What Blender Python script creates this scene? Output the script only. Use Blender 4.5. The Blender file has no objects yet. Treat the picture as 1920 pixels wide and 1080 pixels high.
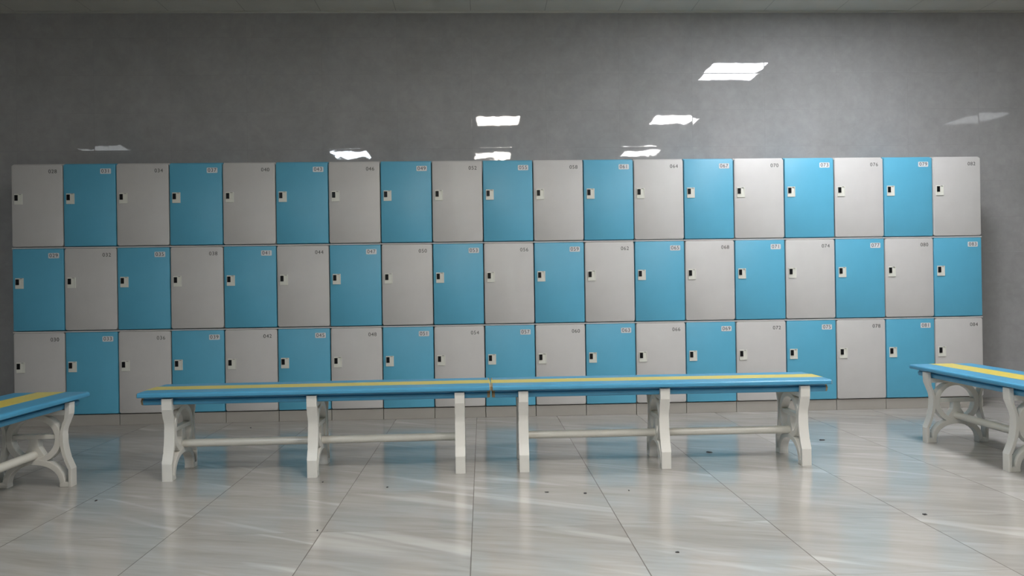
import bpy, bmesh, math, random
from mathutils import Matrix, Vector

# ---------------------------------------------------------------- camera, world, exposure
S = bpy.context.scene
C = S.collection
yaw, pitch, roll = 0.03867, 0.00125, -0.01449
fw = Vector((math.sin(yaw)*math.cos(pitch), math.cos(yaw)*math.cos(pitch), math.sin(pitch)))
r0 = fw.cross(Vector((0, 0, 1))).normalized()
u0 = r0.cross(fw)
rr = math.cos(roll)*r0 + math.sin(roll)*u0
uu = -math.sin(roll)*r0 + math.cos(roll)*u0
cam = bpy.data.cameras.new('camera')
cam.sensor_width = 36.0
cam.lens = 1452.18/1920*36.0
cam.clip_start = 0.05
camo = bpy.data.objects.new('camera', cam)
C.objects.link(camo)
M3 = Matrix((rr, uu, -fw)).transposed()
camo.matrix_world = Matrix.Translation((0, -5.786, 0.9574)) @ M3.to_4x4()
S.camera = camo

w = bpy.data.worlds.new('world')
S.world = w
w.use_nodes = True
w.node_tree.nodes['Background'].inputs[0].default_value = (0.6, 0.65, 0.7, 1)
w.node_tree.nodes['Background'].inputs[1].default_value = 0.02

S.view_settings.view_transform = 'Standard'
S.view_settings.look = 'None'
S.view_settings.gamma = 1
S.view_settings.use_curve_mapping = False
S.view_settings.exposure = 0.0

PANEL_L = 53.0      # radiance of the ceiling light panels

# ---------------------------------------------------------------- dimensions
WALL_Y = 0.488
CEIL = 3.2075
XL, XR, YB = -7.0, 8.3, -9.0
ROWH, PLINTH = 0.61478, 0.0811
EDGES = [e-51.112 for e in (47.688, 48.06, 48.44, 48.823, 49.21, 49.597, 49.984, 50.367, 50.748, 51.127,
         51.504, 51.883, 52.262, 52.643, 53.025, 53.412, 53.797, 54.181, 54.563, 54.941)]
GX = -0.060         # joint grid of tiles in x

# ---------------------------------------------------------------- materials
def mat(name, col, rough=0.4, spec=0.5, metal=0.0, emit=None):
    m = bpy.data.materials.new(name)
    m.use_nodes = True
    b = m.node_tree.nodes['Principled BSDF']
    b.inputs['Base Color'].default_value = (*col, 1)
    b.inputs['Roughness'].default_value = rough
    b.inputs['Specular IOR Level'].default_value = spec
    b.inputs['Metallic'].default_value = metal
    if emit:
        b.inputs['Emission Color'].default_value = (*emit[0], 1)
        b.inputs['Emission Strength'].default_value = emit[1]
    return m

class N:
    """small node-building helper"""
    def __init__(s, m):
        s.t = m.node_tree
        s.b = s.t.nodes['Principled BSDF']
    def new(s, k, **kw):
        n = s.t.nodes.new(k)
        for a, v in kw.items():
            setattr(n, a, v)
        return n
    def link(s, a, b):
        s.t.links.new(a, b)
    def math(s, op, a, b=None, c=None, clamp=False):
        n = s.new('ShaderNodeMath', operation=op)
        n.use_clamp = clamp
        for i, v in enumerate((a, b, c)):
            if v is None: continue
            if isinstance(v, (int, float)): n.inputs[i].default_value = v
            else: s.link(v, n.inputs[i])
        return n.outputs[0]
    def coords(s):
        tc = s.new('ShaderNodeTexCoord')
        sp = s.new('ShaderNodeSeparateXYZ')
        s.link(tc.outputs['Object'], sp.inputs[0])
        return tc.outputs['Object'], sp.outputs
    def comb(s, x, y, z=0.0):
        n = s.new('ShaderNodeCombineXYZ')
        for i, v in enumerate((x, y, z)):
            if isinstance(v, (int, float)): n.inputs[i].default_value = v
            else: s.link(v, n.inputs[i])
        return n.outputs[0]
    def noise(s, vec, scale, detail=4, rough=0.55, dist=0.0):
        n = s.new('ShaderNodeTexNoise')
        s.link(vec, n.inputs['Vector'])
        n.inputs['Scale'].default_value = scale
        n.inputs['Detail'].default_value = detail
        n.inputs['Roughness'].default_value = rough
        n.inputs['Distortion'].default_value = dist
        return n
    def ramp(s, fac, stops):
        n = s.new('ShaderNodeValToRGB')
        e = n.color_ramp.elements
        while len(e) < len(stops): e.new(0.5)
        for el, (p, c) in zip(e, stops):
            el.position = p
            el.color = (*c, 1) if len(c) == 3 else c
        s.link(fac, n.inputs[0])
        return n.outputs[0]
    def mix(s, fac, a, b, mode='MIX'):
        n = s.new('ShaderNodeMix', data_type='RGBA', blend_type=mode)
        for i, v in ((0, fac), (6, a), (7, b)):
            if isinstance(v, (int, float)): n.inputs[i].default_value = v
            elif isinstance(v, tuple): n.inputs[i].default_value = (*v, 1)
            else: s.link(v, n.inputs[i])
        return n.outputs[2]
    def grid(s, v, off, pitch):
        """cell index and distance to the nearest joint (metres)"""
        a = s.math('DIVIDE', s.math('SUBTRACT', v, off), pitch)
        idx = s.math('FLOOR', a)
        fr = s.math('SUBTRACT', a, idx)
        d = s.math('MULTIPLY', s.math('MINIMUM', fr, s.math('SUBTRACT', 1.0, fr)), pitch)
        return idx, d

def tile_wall_mat():
    m = mat('grey_wall_tile', (0.2, 0.2, 0.2), 0.07, 0.5)
    n = N(m)
    co, sp = n.coords()
    # walls run along x or y: use x+y as the running coordinate so both kinds get joints
    run = n.math('ADD', sp[0], n.math('MULTIPLY', n.math('SUBTRACT', sp[1], WALL_Y), 1.0))
    ix, dx = n.grid(run, GX, 0.6)
    iz, dz = n.grid(sp[2], 0.0, 0.3)
    d = n.math('MINIMUM', dx, dz)
    joint = n.math('LESS_THAN', d, 0.0012)
    wn = n.new('ShaderNodeTexWhiteNoise', noise_dimensions='3D')
    n.link(n.comb(ix, iz, 3.0), wn.inputs['Vector'])
    vo = n.new('ShaderNodeVectorMath', operation='SCALE')
    n.link(wn.outputs['Color'], vo.inputs[0]); vo.inputs['Scale'].default_value = 7.0
    va = n.new('ShaderNodeVectorMath', operation='ADD')
    n.link(co, va.inputs[0]); n.link(vo.outputs[0], va.inputs[1])
    cl = n.noise(co, 2.2, 6, 0.62, 0.4).outputs['Fac']
    fine = n.noise(va.outputs[0], 14.0, 5, 0.65, 0.3).outputs['Fac']
    f = n.math('ADD', n.math('MULTIPLY', cl, 0.6), n.math('MULTIPLY', fine, 0.4))
    col = n.ramp(f, [(0.32, (0.305, 0.302, 0.302)), (0.5, (0.350, 0.347, 0.347)), (0.68, (0.400, 0.397, 0.397))])
    col = n.mix(n.math('MULTIPLY', joint, 0.28), col, (0.12, 0.12, 0.12))
    n.link(col, n.b.inputs['Base Color'])
    # polished tiles laid not quite flat: each leans a touch, edges eased, surface slightly wavy
    edge = n.math('SUBTRACT', 1.0, n.math('DIVIDE', d, 0.004), clamp=True)
    h = n.math('MULTIPLY', n.math('MULTIPLY', edge, edge), -0.00012)
    wav = n.noise(va.outputs[0], 3.5, 3, 0.55).outputs['Fac']
    rip = n.noise(co, 26.0, 2, 0.5).outputs['Fac']
    h = n.math('ADD', h, n.math('MULTIPLY', wav, 0.0006))
    h = n.math('ADD', h, n.math('MULTIPLY', rip, 0.00004))
    bp = n.new('ShaderNodeBump')
    bp.inputs['Strength'].default_value = 1.0
    bp.inputs['Distance'].default_value = 1.0
    n.link(h, bp.inputs['Height'])
    sb = n.new('ShaderNodeVectorMath', operation='SUBTRACT')
    n.link(wn.outputs['Color'], sb.inputs[0]); sb.inputs[1].default_value = (0.5, 0.5, 0.5)
    sc = n.new('ShaderNodeVectorMath', operation='SCALE')
    n.link(sb.outputs[0], sc.inputs[0]); sc.inputs['Scale'].default_value = 0.008
    ad = n.new('ShaderNodeVectorMath', operation='ADD')
    n.link(bp.outputs[0], ad.inputs[0]); n.link(sc.outputs[0], ad.inputs[1])
    no = n.new('ShaderNodeVectorMath', operation='NORMALIZE')
    n.link(ad.outputs[0], no.inputs[0])
    n.link(no.outputs[0], n.b.inputs['Normal'])
    ro = n.math('ADD', n.math('MULTIPLY', joint, 0.5), 0.022)
    n.link(ro, n.b.inputs['Roughness'])
    # dull specks and smears in the polish
    mp = n.new('ShaderNodeMapping'); mp.inputs['Scale'].default_value = (1.0, 1.0, 0.45)
    n.link(co, mp.inputs['Vector'])
    sp1 = n.noise(mp.outputs[0], 34.0, 3, 0.7).outputs['Fac']
    dull = n.math('GREATER_THAN', sp1, 0.665)
    keep = n.math('SUBTRACT', 1.0, n.math('MAXIMUM', n.math('LESS_THAN', d, 0.0034), n.math('MULTIPLY', dull, 0.75)))
    n.link(n.math('MULTIPLY', keep, 0.5), n.b.inputs['Specular IOR Level'])
    return m

def floor_mat():
    m = mat('polished_floor_tile', (0.42, 0.41, 0.4), 0.16, 1.0)
    n = N(m)
    co, sp = n.coords()
    ix, dx = n.grid(sp[0], -0.053, 0.6)
    iy, dy = n.grid(sp[1], -2.0746, 0.6)
    dirt = n.noise(co, 5.0, 3, 0.6).outputs['Fac']
    jx = n.math('LESS_THAN', dx, n.math('ADD', 0.0009, n.math('MULTIPLY', dirt, 0.0022)))
    jy = n.math('LESS_THAN', dy, n.math('ADD', 0.0003, n.math('MULTIPLY', dirt, 0.0016)))
    joint = n.math('MAXIMUM', jx, n.math('MULTIPLY', jy, 0.65))
    wn = n.new('ShaderNodeTexWhiteNoise', noise_dimensions='3D')
    n.link(n.comb(ix, iy, 1.0), wn.inputs['Vector'])
    vo = n.new('ShaderNodeVectorMath', operation='SCALE')
    n.link(wn.outputs['Color'], vo.inputs[0]); vo.inputs['Scale'].default_value = 9.0
    va = n.new('ShaderNodeVectorMath', operation='ADD')
    n.link(co, va.inputs[0]); n.link(vo.outputs[0], va.inputs[1])
    def streak(ang, sx, sy, scale, detail, dist):
        mp = n.new('ShaderNodeMapping')
        mp.inputs['Rotation'].default_value = (0, 0, math.radians(ang))
        n.link(va.outputs[0], mp.inputs['Vector'])
        m2 = n.new('ShaderNodeMapping')
        m2.inputs['Scale'].default_value = (sx, sy, 1)
        n.link(mp.outputs[0], m2.inputs['Vector'])
        return n.noise(m2.outputs[0], scale, detail, 0.6, dist).outputs['Fac']
    a = streak(22, 0.8, 5.5, 1.3, 4, 0.5)
    b = streak(14, 1.2, 14.0, 2.2, 5, 0.4)
    c = streak(30, 0.45, 5.0, 1.3, 2, 0.7)
    f = n.math('ADD', n.math('MULTIPLY', a, 0.6), n.math('MULTIPLY', b, 0.4))
    col = n.ramp(f, [(0.34, (0.300, 0.278, 0.256)), (0.5, (0.355, 0.337, 0.316)), (0.64, (0.402, 0.388, 0.370))])
    vein = n.ramp(c, [(0.60, (0, 0, 0)), (0.70, (1, 1, 1))])
    col = n.mix(n.math('MULTIPLY', vein, 0.5), col, (0.58, 0.565, 0.54))
    col = n.mix(n.math('MULTIPLY', joint, 0.8), col, (0.10, 0.085, 0.075))
    n.link(col, n.b.inputs['Base Color'])
    r = n.math('ADD', 0.09, n.math('MULTIPLY', b, 0.10))
    n.link(n.math('SUBTRACT', 1.0, n.math('MULTIPLY', joint, 0.9)), n.b.inputs['Specular IOR Level'])
    n.link(r, n.b.inputs['Roughness'])
    bp = n.new('ShaderNodeBump')
    bp.inputs['Strength'].default_value = 0.25
    bp.inputs['Distance'].default_value = 0.002
    n.link(n.noise(co, 9.0, 2).outputs['Fac'], bp.inputs['Height'])
    n.link(bp.outputs[0], n.b.inputs['Normal'])
    return m

def ceiling_mat():
    m = mat('ceiling_tile', (0.55, 0.55, 0.52), 0.5, 0.4)
    n = N(m)
    co, sp = n.coords()
    ix, dx = n.grid(sp[0], GX, 0.6)
    iy, dy = n.grid(sp[1], -0.95, 0.6)
    joint = n.math('LESS_THAN', n.math('MINIMUM', dx, dy), 0.002)
    nz = n.noise(co, 3.0, 3).outputs['Fac']
    col = n.ramp(nz, [(0.3, (0.58, 0.57, 0.52)), (0.7, (0.64, 0.63, 0.58))])
    col = n.mix(n.math('MULTIPLY', joint, 0.7), col, (0.2, 0.2, 0.19))
    n.link(col, n.b.inputs['Base Color'])
    return m

def plastic(name, col, rough=0.32, var=0.03, scale=6.0, spec=0.5, bump=0.0):
    m = mat(name, col, rough, spec)
    n = N(m)
    co, sp = n.coords()
    nz = n.noise(co, scale, 3).outputs['Fac']
    lo = tuple(c*(1-var) for c in col); hi = tuple(min(1, c*(1+var)) for c in col)
    n.link(n.ramp(nz, [(0.3, lo), (0.7, hi)]), n.b.inputs['Base Color'])
    if bump:
        bp = n.new('ShaderNodeBump')
        bp.inputs['Strength'].default_value = bump
        bp.inputs['Distance'].default_value = 0.002
        n.link(nz, bp.inputs['Height'])
        n.link(bp.outputs[0], n.b.inputs['Normal'])
    return m

M = {}
M['wall'] = tile_wall_mat()
M['floor'] = floor_mat()
M['ceiling'] = ceiling_mat()
M['white'] = plastic('off_white_plastic', (0.50, 0.488, 0.478), 0.42)
M['blue'] = plastic('sky_blue_plastic', (0.092, 0.362, 0.525), 0.42)
M['body'] = plastic('pale_grey_plastic', (0.56, 0.54, 0.53), 0.4)
M['base'] = plastic('grey_base_plastic', (0.345, 0.325, 0.295), 0.5)
M['lock'] = plastic('cream_lock_plastic', (0.66, 0.66, 0.60), 0.35)
M['lockshade'] = plastic('grey_lock_marking', (0.25, 0.25, 0.24), 0.5)
M['black'] = plastic('black_glossy_plastic', (0.006, 0.006, 0.007), 0.35, spec=0.25)
M['plate'] = plastic('number_plate_white', (0.66, 0.68, 0.70), 0.35)
M['ink'] = plastic('dark_number_ink', (0.045, 0.042, 0.05), 0.5)
M['inkw'] = plastic('grey_number_ink', (0.07, 0.068, 0.066), 0.5)
M['bench_blue'] = plastic('bench_blue_plastic', (0.065, 0.295, 0.49), 0.32, 0.04)
M['bench_yellow'] = plastic('bench_yellow_plastic', (0.65, 0.52, 0.085), 0.3, 0.04)
M['bench_tan'] = plastic('bench_core_tan', (0.36, 0.27, 0.15), 0.6, 0.2, 60)
M['cast'] = plastic('white_painted_casting', (0.68, 0.67, 0.635), 0.36, 0.03, 9)
M['tube'] = plastic('cream_painted_tube', (0.64, 0.625, 0.57), 0.22)
M['alu'] = mat('aluminium_trim', (0.62, 0.62, 0.58), 0.35, 0.5, 0.6)
M['litter'] = plastic('dark_scrap', (0.02, 0.018, 0.02), 0.7)
M['lightframe'] = plastic('white_light_frame', (0.7, 0.7, 0.7), 0.4)
def diffuser(name, col, k):
    M[name] = mat('light_panel_diffuser_'+name, (0.8, 0.8, 0.8), 0.5, 0.3, 0, (col, PANEL_L*k))
diffuser('near', (0.965, 0.99, 1.03), 1.36)
diffuser('warm', (1.0, 0.945, 0.86), 1.0)
diffuser('cool', (0.88, 1.0, 1.09), 1.25)
diffuser('neutral', (1.0, 0.98, 0.95), 1.0)
diffuser('dim', (0.95, 1.0, 1.02), 0.07)
diffuser('faint', (0.95, 1.0, 1.02), 0.055)

# ---------------------------------------------------------------- mesh helpers
def obj(name, bm, m, parent=None, loc=(0, 0, 0), rotz=0.0, smooth=False):
    me = bpy.data.meshes.new(name)
    bmesh.ops.recalc_face_normals(bm, faces=bm.faces)
    bm.to_mesh(me); bm.free()
    ms = m if isinstance(m, (list, tuple)) else [m]
    for x in ms: me.materials.append(x)
    if smooth:
        for p in me.polygons: p.use_smooth = True
        me.set_sharp_from_angle(angle=math.radians(32))
    o = bpy.data.objects.new(name, me)
    C.objects.link(o)
    o.location = loc; o.rotation_euler = (0, 0, rotz)
    if parent: o.parent = parent
    return o

def thing(name, label, cat, loc=(0, 0, 0), rotz=0.0, group=None):
    o = bpy.data.objects.new(name, None)
    C.objects.link(o)
    o.empty_display_size = 0.1
    o.location = loc; o.rotation_euler = (0, 0, rotz)
    o['label'] = label; o['category'] = cat
    if group: o['group'] = group
    return o

def struct(name, bm, m):
    o = obj(name, bm, m)
    o['kind'] = 'structure'
    return o

def box(bm, x0, x1, y0, y1, z0, z1, bev=0.0, mi=0):
    vs = [bm.verts.new((x, y, z)) for x in (x0, x1) for y in (y0, y1) for z in (z0, z1)]
    fs = [bm.faces.new([vs[i] for i in q]) for q in
          ((0, 1, 3, 2), (4, 6, 7, 5), (0, 4, 5, 1), (2, 3, 7, 6), (0, 2, 6, 4), (1, 5, 7, 3))]
    for f in fs: f.material_index = mi
    if bev:
        es = list({e for f in fs for e in f.edges})
        bmesh.ops.bevel(bm, geom=es, offset=bev, segments=2, affect='EDGES', profile=0.5)

def round_rect(x0, x1, z0, z1, r, k=5):
    out = []
    for cx, cz, a in ((x1-r, z1-r, 0), (x0+r, z1-r, 90), (x0+r, z0+r, 180), (x1-r, z0+r, 270)):
        for i in range(k+1):
            t = math.radians(a+90*i/k)
            out.append((cx+r*math.cos(t), cz+r*math.sin(t)))
    return out

def rounded_slab(bm, x0, x1, z0, z1, r, yb, yf, bev):
    """rounded rectangle in xz, back at yb, front at yf (yf<yb), eased front edge"""
    loops = []
    for ins, y in ((0, yb), (0, yf+bev), (bev*0.3, yf+bev*0.3), (bev, yf)):
        pts = round_rect(x0+ins, x1-ins, z0+ins, z1-ins, max(r-ins, 0.0006))
        loops.append([bm.verts.new((x, y, z)) for x, z in pts])
    for a, b in zip(loops, loops[1:]):
        n = len(a)
        for i in range(n):
            bm.faces.new((a[i], a[(i+1) % n], b[(i+1) % n], b[i]))
    bm.faces.new(loops[-1])
    bm.faces.new(loops[0][::-1])

def prism(bm, outer, axis_lo, axis_hi, bev=0.0):
    """closed polygon (u,z) extruded along x"""
    a = [bm.verts.new((axis_lo, u, z)) for u, z in outer]
    b = [bm.verts.new((axis_hi, u, z)) for u, z in outer]
    n = len(a)
    fs = [bm.faces.new((a[i], a[(i+1) % n], b[(i+1) % n], b[i])) for i in range(n)]
    f1 = bm.faces.new(a[::-1]); f2 = bm.faces.new(b)
    if bev:
        es = [e for f in (f1, f2) for e in f.edges]
        bmesh.ops.bevel(bm, geom=es, offset=bev, segments=2, affect='EDGES', profile=0.5)

def band(bm, inner, outer, lo, hi, closed, bev=0.0):
    """strip between two equal-length polylines (u,z), extruded along x"""
    n = len(inner)
    vi = [[bm.verts.new((x, u, z)) for u, z in inner] for x in (lo, hi)]
    vo = [[bm.verts.new((x, u, z)) for u, z in outer] for x in (lo, hi)]
    rng = range(n if closed else n-1)
    edges = []
    for i in rng:
        j = (i+1) % n
        f = bm.faces.new((vi[0][i], vi[0][j], vo[0][j], vo[0][i]))
        g = bm.faces.new((vi[1][j], vi[1][i], vo[1][i], vo[1][j]))
        bm.faces.new((vi[0][j], vi[0][i], vi[1][i], vi[1][j]))
        bm.faces.new((vo[0][i], vo[0][j], vo[1][j], vo[1][i]))
        for s in (0, 1):
            for v in (vi, vo):
                e = bm.edges.get((v[s][i], v[s][j]))
                if e: edges.append(e)
    if not closed:
        for i in (0, n-1):
            bm.faces.new((vi[0][i], vo[0][i], vo[1][i], vi[1][i]))
    if bev:
        bmesh.ops.bevel(bm, geom=edges, offset=bev, segments=2, affect='EDGES', profile=0.5)

def tube(bm, x0, x1, cy, cz, r, seg=28):
    rings = []
    for x in (x0, x1):
        rings.append([bm.verts.new((x, cy+r*math.cos(2*math.pi*i/seg), cz+r*math.sin(2*math.pi*i/seg))) for i in range(seg)])
    for i in range(seg):
        j = (i+1) % seg
        bm.faces.new((rings[0][i], rings[0][j], rings[1][j], rings[1][i]))
    bm.faces.new(rings[0][::-1]); bm.faces.new(rings[1])

# ---------------------------------------------------------------- the room
def slab(name, m, *b):
    bm = bmesh.new(); box(bm, *b); return struct(name, bm, m)
slab('floor', M['floor'], XL-0.1, XR+0.1, YB-0.1, WALL_Y+0.1, -0.1, 0.0)
slab('wall_back', M['wall'], XL-0.1, XR+0.1, WALL_Y, WALL_Y+0.1, 0.0, CEIL)
slab('wall_left', M['wall'], XL-0.1, XL, YB, WALL_Y, 0.0, CEIL)
slab('wall_right', M['wall'], XR, XR+0.1, YB, WALL_Y, 0.0, CEIL)
slab('wall_front', M['wall'], XL-0.1, XR+0.1, YB-0.1, YB, 0.0, CEIL)
slab('ceiling', M['ceiling'], XL-0.1, XR+0.1, YB-0.1, WALL_Y+0.1, CEIL, CEIL+0.1)
bm = bmesh.new()
box(bm, XL, XR, WALL_Y-0.022, WALL_Y-0.0005, CEIL-0.003, CEIL-0.0005)
box(bm, XL, XR, WALL_Y-0.003, WALL_Y-0.0005, CEIL-0.012, CEIL-0.003)
struct('trim_1', bm, M['alu'])

# ---------------------------------------------------------------- ceiling light panels
LP = [(2.34, -0.95, 'near', 'square white ceiling light panel nearest the locker wall'),
      (2.34, -3.35, 'neutral', 'square ceiling light panel in the middle row, right of centre'),
      (-0.06, -3.35, 'warm', 'square ceiling light panel in the middle row, in line with the bench joint'),
      (2.34, -5.75, 'neutral', 'square ceiling light panel above the camera row, right of centre'),
      (-0.06, -5.75, 'warm', 'square ceiling light panel above the camera row, at the centre'),
      (-2.46, -5.75, 'cool', 'square ceiling light panel above the camera row, left of centre'),
      (-6.06, -5.15, 'dim', 'dim square ceiling light panel at the far left of the room'),
      (6.54, -3.35, 'faint', 'barely lit square ceiling light panel at the far right of the room')]
def light_panel(x, y, em, label):
    t = thing('ceiling_light', label, 'ceiling light', (x+0.3, y-0.3, CEIL), 0, 'square ceiling light panels')
    bm = bmesh.new()
    a, b = 0.297, 0.283
    for q in ((-a, a, -a, -b), (-a, a, b, a), (-a, -b, -b, b), (b, a, -b, b)):
        box(bm, *q, -0.010, -0.0005)
    obj('light_frame', bm, M['lightframe'], t)
    bm = bmesh.new(); box(bm, -b, b, -b, b, -0.006, -0.0005)
    obj('diffuser', bm, M[em], t)
for q in LP: light_panel(*q)

# ---------------------------------------------------------------- lockers
DH = ROWH-0.0135         # door height
DEPTH = 0.47
mesh_cache = {}
def cached(key, builder, m, smooth=False):
    if key not in mesh_cache:
        bm = bmesh.new(); builder(bm)
        o = obj(key[0], bm, m, None, smooth=smooth)
        C.objects.unlink(o)
        mesh_cache[key] = o
    o = mesh_cache[key].copy()
    C.objects.link(o)
    return o

def text_mesh(body):
    cu = bpy.data.curves.new('number', 'FONT')
    cu.body = body
    cu.size = 0.0385
    cu.space_character = 1.12
    cu.align_x = 'CENTER'; cu.align_y = 'CENTER'
    cu.extrude = 0.0004
    to = bpy.data.objects.new('number', cu)
    C.objects.link(to)
    bpy.context.view_layer.update()
    dg = bpy.context.evaluated_depsgraph_get()
    me = bpy.data.meshes.new_from_object(to.evaluated_get(dg))
    me.name = 'locker_number'
    bpy.data.objects.remove(to); bpy.data.curves.remove(cu)
    me.transform(Matrix.Rotation(math.pi/2, 4, 'X'))
    return me

def lock_plate(bm):
    W_, H_, T = 0.058, 0.077, 0.005
    # frame with a finger pocket (x .031-.051, z -.066..-.008); z measured down from the top
    xs = [0, 0.032, 0.052, W_]; zs = [0, -0.007, -0.066, -H_]
    v = {}
    for i, x in enumerate(xs):
        for j, z in enumerate(zs):
            v[i, j] = bm.verts.new((x, -T, z))
    p = {}
    for (i, j), dep in {(1, 1): 0.004, (2, 1): 0.004, (1, 2): 0.0, (2, 2): 0.0}.items():
        p[i, j] = bm.verts.new((xs[i], -T+dep+0.0002, zs[j]+(0.0 if j == 1 else 0.0)))
    for i in range(3):
        for j in range(3):
            if (i, j) == (1, 1): continue
            bm.faces.new((v[i, j], v[i+1, j], v[i+1, j+1], v[i, j+1]))
    ring = [(1, 1), (2, 1), (2, 2), (1, 2)]
    for k in range(4):
        a, b = ring[k], ring[(k+1) % 4]
        bm.faces.new((v[a], v[b], p[b], p[a]))
    bm.faces.new([p[q] for q in ring])
    bk = {}
    for i in (0, 3):
        for j in (0, 3):
            bk[i, j] = bm.verts.new((xs[i], 0.0, zs[j]))
    bm.faces.new([v[i, 0] for i in range(4)]+[bk[3, 0], bk[0, 0]])
    bm.faces.new([v[i, 3] for i in range(4)]+[bk[3, 3], bk[0, 3]])
    bm.faces.new([v[0, j] for j in range(4)]+[bk[0, 3], bk[0, 0]])
    bm.faces.new([v[3, j] for j in range(4)]+[bk[3, 3], bk[3, 0]])
    bm.faces.new([bk[0, 0], bk[3, 0], bk[3, 3], bk[0, 3]])

ROWN = ('top', 'middle', 'bottom')
for c in range(19):
    x0, x1 = EDGES[c], EDGES[c+1]
    wd = x1-x0
    xc = (x0+x1)/2
    for r in range(3):
        num = '%03d' % (28+3*c+r)
        blue = (c+r) % 2 == 1
        z0 = PLINTH+(2-r)*ROWH
        cname = 'blue' if blue else 'white'
        place = ('at the far left end' if c == 0 else 'at the far right end' if c == 18 else
                 'next to number %03d' % (28+3*(c-1)+r))
        t = thing('locker', '%s locker marked %s, %s row, %s' % (cname, num, ROWN[r], place), 'locker',
                  (xc, 0, z0 if r < 2 else 0.0), 0, 'numbered lockers stacked three high along the wall')
        zo = 0.0 if r < 2 else PLINTH      # local z of the box
        hw = wd/2
        dm = M[cname]
        bm = bmesh.new()
        box(bm, -hw+0.0035, hw-0.0035, 0.028, DEPTH, zo+0.001, zo+ROWH-0.0015, 0.002)
        if r > 0:
            box(bm, -hw+0.0006, hw-0.0006, 0.0, 0.030, zo+ROWH-0.0090, zo+ROWH-0.0005, 0.0008, mi=1)
        obj('body', bm, [dm, M['body']], t)
        if r == 2:
            bm = bmesh.new()
            box(bm, -hw+0.002, hw-0.002, 0.012, DEPTH-0.01, 0.0, PLINTH-0.002, 0.0015)
            obj('base', bm, M['base'], t)
        dw = hw-0.0034
        zt = zo+ROWH-0.010
        zb = zt-DH+0.0015
        bm = bmesh.new()
        rounded_slab(bm, -dw, dw, zb, zt, 0.016 if not blue else 0.009, 0.022, 0.0, 0.005)
        door = obj('door', bm, dm, t, smooth=True)
        lp = cached(('lock_plate',), lock_plate, M['lock'])
        lp.parent = door; lp.location = (-dw+0.021, 0.0, zt-0.213)
        lr = cached(('card_reader',), lambda b: box(b, 0.004, 0.0275, -0.0095, -0.0052, -0.050, -0.008, 0.0015), M['black'])
        lr.parent = door; lr.location = (-dw+0.021, 0.0, zt-0.213)
        lm = cached(('lock_marking',), lambda b: box(b, 0.034, 0.050, -0.0056, -0.0051, -0.006, -0.002), M['lockshade'])
        lm.parent = door; lm.location = (-dw+0.021, 0.0, zt-0.213)
        px, pz = dw-0.030-0.039, zt-0.032-0.0195
        if blue:
            npl = cached(('number_plate',), lambda b: rounded_slab(b, -0.039, 0.039, -0.0195, 0.0195, 0.006, 0.0, -0.0016, 0.0005), M['plate'])
            npl.parent = door; npl.location = (px, 0.0, pz)
        me = text_mesh(num)
        me.materials.clear(); me.materials.append(M['ink'] if blue else M['inkw'])
        tx = bpy.data.objects.new('locker_number', me)
        C.objects.link(tx)
        tx.parent = door
        tx.location = (px, -0.0021 if blue else -0.0005, pz)

# ---------------------------------------------------------------- benches
def leg_frame_bm():
    bm = bmesh.new()
    T = 0.026
    N_ = 40
    def smooth_edge(pts, k=6):
        # Catmull-Rom through the points
        out = []
        P = [pts[0]]+pts+[pts[-1]]
        for i in range(1, len(P)-2):
            a, b, c, d = P[i-1], P[i], P[i+1], P[i+2]
            for s in range(k):
                t = s/k
                out.append(tuple(0.5*((2*b[q])+(-a[q]+c[q])*t+(2*a[q]-5*b[q]+4*c[q]-d[q])*t*t+(-a[q]+3*b[q]-3*c[q]+d[q])*t**3) for q in (0, 1)))
        out.append(pts[-1])
        return out
    mid_o = smooth_edge([(0.187, 0.088), (0.165, 0.142), (0.152, 0.195), (0.148, 0.240), (0.152, 0.290), (0.180, 0.365)])
    outer = [(0.187, 0.0)]+mid_o+[(0.182, 0.395), (0.182, 0.4215)]
    inner = []
    for (u, z) in outer:
        if z < 0.34: t_ = 0.017
        else: t_ = 0.017+0.007*min(1, (z-0.34)/0.03)
        inner.append((u-t_, z))
    for s in (-1, 1):
        band(bm, [(s*u, z) for u, z in inner], [(s*u, z) for u, z in outer], -T, T, False, 0.003)
    # ring
    cz = 0.243
    ang = [2*math.pi*i/N_ for i in range(N_)]
    band(bm, [(0.105*math.cos(a), cz+0.098*math.sin(a)) for a in ang],
         [(0.137*math.cos(a), cz+0.127*math.sin(a)) for a in ang], -T+0.003, T-0.003, True, 0.003)
    # arch between the feet
    k = 24
    aa = [math.pi*i/k for i in range(k+1)]
    ai = [(0.128*math.cos(a), 0.112*math.sin(a)**0.8 if 0 < a < math.pi-1e-6 else 0.0) for a in aa]
    ao = [(0.152*math.cos(a), 0.020+0.122*math.sin(a)**0.9 if 0 < a < math.pi-1e-6 else 0.020) for a in aa]
    band(bm, ai, ao, -T+0.002, T-0.002, False, 0.003)
    # feet between the arch and the stile
    for s in (-1, 1):
        prism(bm, [(s*0.128, 0.0), (s*0.186, 0.0), (s*0.183, 0.024), (s*0.150, 0.026), (s*0.127, 0.012)], -T+0.001, T-0.001, 0.002)
    # bar across the ring, upper cross rail, boss under the bar
    box(bm, -T+0.008, T-0.008, -0.128, 0.128, 0.240, 0.262, 0.003)
    box(bm, -T+0.004, T-0.004, -0.170, 0.170, 0.358, 0.386, 0.003)
    prism(bm, [(-0.020, 0.242), (0.020, 0.242), (0.022, 0.200), (0.052, 0.158), (0.035, 0.118), (-0.035, 0.118), (-0.052, 0.158), (-0.022, 0.200)], -T+0.006, T-0.006, 0.003)
    return bm

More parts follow.
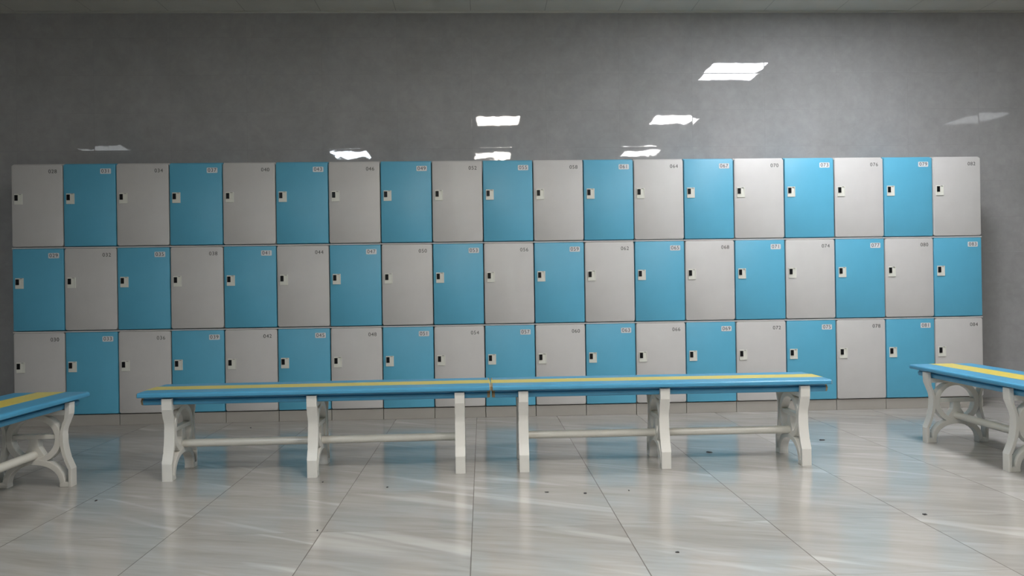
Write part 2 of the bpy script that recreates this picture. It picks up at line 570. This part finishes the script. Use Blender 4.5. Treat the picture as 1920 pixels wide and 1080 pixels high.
ZT = 0.455
YW = 0.073       # half width of the yellow strip
PROF = [(YW+0.002, ZT), (0.150, ZT), (0.186, ZT-0.0005), (0.194, ZT-0.002), (0.1985, ZT-0.006), (0.200, ZT-0.012),
        (0.200, 0.4335), (0.197, 0.4300), (0.150, 0.4300), (0.145, 0.4270), (0.144, 0.416), (0.154, 0.411), (0.154, 0.404), (0.148, 0.389),
        (0.143, 0.386), (0.134, 0.386), (0.132, 0.396), (0.130, 0.430), (YW+0.002, 0.430)]
BL = 0.9025

def seat_side_bm(s):
    bm = bmesh.new()
    prism(bm, [(s*u, z) for u, z in PROF], -BL+0.008, BL-0.008)
    for v in bm.verts:      # the lower lip stops short of the end
        if v.co.z < 0.4285: v.co.x = math.copysign(BL-0.019, v.co.x)
    for f in bm.faces:
        if len(f.verts) > 4: f.material_index = 1
    return bm

def end_cap_bm(e, s):
    """unpainted end of the seat: the profile tapering over its last centimetre, with cut-back lips"""
    bm = bmesh.new()
    if True:
        inn = [(u-(0.012 if u > 0.12 else 0.0), z-(0.003 if z > 0.45 else 0.0)) for u, z in PROF]
        a = [bm.verts.new((e*(BL-(0.008 if z > 0.4285 else 0.019)), s*u, z)) for u, z in PROF]
        b = [bm.verts.new((e*(BL-(0.0 if z > 0.4285 else 0.004)), s*u, z)) for u, z in inn]
        n = len(a)
        for i in range(n):
            bm.faces.new((a[i], a[(i+1) % n], b[(i+1) % n], b[i]))
        bm.faces.new(a[::-1]); bm.faces.new(b)
    return bm

leg_proto = leg_frame_bm()
leg_mesh = bpy.data.meshes.new('leg_frame')
bmesh.ops.recalc_face_normals(leg_proto, faces=leg_proto.faces)
leg_proto.to_mesh(leg_mesh); leg_proto.free()
leg_mesh.materials.append(M['cast'])

def make_bench(label, x, y, rz, legs):
    t = thing('bench', label, 'bench', (x, y, 0), rz, 'blue and yellow benches on white cast legs')
    for s in (-1, 1):
        obj('seat_plank', seat_side_bm(s), [M['bench_blue'], M['bench_tan']], t, smooth=False)
    bm = bmesh.new()
    box(bm, -BL, BL, -YW, YW, 0.430, ZT)
    for f in bm.faces:
        if abs(f.calc_center_median().x) > BL-0.01: f.material_index = 1
    obj('yellow_plank', bm, [M['bench_yellow'], M['bench_tan']], t)['label'] = 'yellow plank down the middle of the seat'
    for e in (-1, 1):
        for s in (-1, 1):
            obj('end_cap', end_cap_bm(e, s), M['bench_tan'], t)['label'] = 'tan unpainted seat end'
    for lx in legs:
        o = bpy.data.objects.new('leg_frame', leg_mesh)
        C.objects.link(o); o.parent = t; o.location = (lx, 0, 0)
        bm = bmesh.new()
        box(bm, -0.02, 0.02, -0.127, 0.127, 0.3855, 0.4305, 0.002)
        obj('seat_bracket', bm, M['cast'], t, (lx, 0, 0))
    for a, b in (legs[:2], legs[1:]):
        bm = bmesh.new()
        tube(bm, a+0.019, b-0.019, 0, 0.160, 0.0215)
        obj('stretcher', bm, M['tube'], t, smooth=True)
    return t

XC = 51.112
make_bench('blue and yellow bench left of the joint of the end-to-end middle pair', 50.2455-XC, -1.572, math.radians(1.0), (-0.7555, -0.025, 0.738))
make_bench('blue and yellow bench right of the joint of the end-to-end middle pair', 52.0555-XC, -1.562, math.radians(-0.2), (-0.735, 0.013, 0.761))
make_bench('bench cut off by the left edge of the photo, set end-on to the lockers', 48.862-XC, -1.660-BL, math.radians(90), (-0.738, 0.010, 0.7555))
make_bench('bench cut off by the right edge of the photo, set end-on to the lockers', 53.935-XC, -1.075-BL, math.radians(88.8), (-0.738, 0.010, 0.7555))

# ---------------------------------------------------------------- scraps on the floor
random.seed(4)
SC = [(1330, 848, 0.040, 0.012, 'largest dark scrap, on the floor behind the right bench of the middle pair'),
      (1541, 825, 0.036, 0.011, 'flat dark scrap on the floor right of the middle benches'),
      (1097, 925, 0.016, 0.010, 'dark curled scrap on the floor in front of the right middle bench'),
      (1025, 923, 0.022, 0.005, 'thin dark hair-like scrap on the floor, right of the bench joint'),
      (726, 914, 0.012, 0.006, 'small dark scrap on the floor between second and third leg of the left middle bench'),
      (605, 904, 0.009, 0.007, 'tiny dark scrap beside the middle leg of the left middle bench'),
      (470, 802, 0.012, 0.010, 'tiny dark scrap near the lockers behind the left middle bench'),
      (180, 939, 0.010, 0.007, 'small dark scrap near the bench at the left edge'),
      (1734, 965, 0.018, 0.007, 'grey scrap on the floor near the bench at the right edge'),
      (1270, 1036, 0.014, 0.005, 'nearest flat dark scrap at the bottom of the photo, right of centre'),
      (595, 995, 0.007, 0.006, 'dark speck beside a floor joint, lower left'),
      (1179, 920, 0.008, 0.006, 'dark speck in front of the middle leg of the right middle bench')]
def floor_point(px, py):
    d = rr*((px-960)/1452.18)+uu*(-(py-540)/1452.18)+fw
    t = -0.9574/d.z
    return d.x*t, -5.786+d.y*t
for px, py, L_, W_, lab in SC:
    x, y = floor_point(px, py)
    bm = bmesh.new()
    k = 10
    lo, hi = [], []
    for i in range(k):
        a = 2*math.pi*i/k
        q = random.uniform(0.7, 1.15)
        lo.append(bm.verts.new((L_/2*q*math.cos(a), W_*1.2*q*math.sin(a), 0.0002)))
        hi.append(bm.verts.new((L_/2*q*0.9*math.cos(a), W_*1.1*q*math.sin(a), 0.0018+random.uniform(0, 0.002))))
    for i in range(k):
        j = (i+1) % k
        bm.faces.new((lo[i], lo[j], hi[j], hi[i]))
    bm.faces.new(hi); bm.faces.new(lo[::-1])
    o = obj('scrap', bm, M['litter'], None, (x, y, 0.0), 0.0)
    o['label'] = lab; o['category'] = 'litter'; o['group'] = 'dark scraps dropped on the floor'
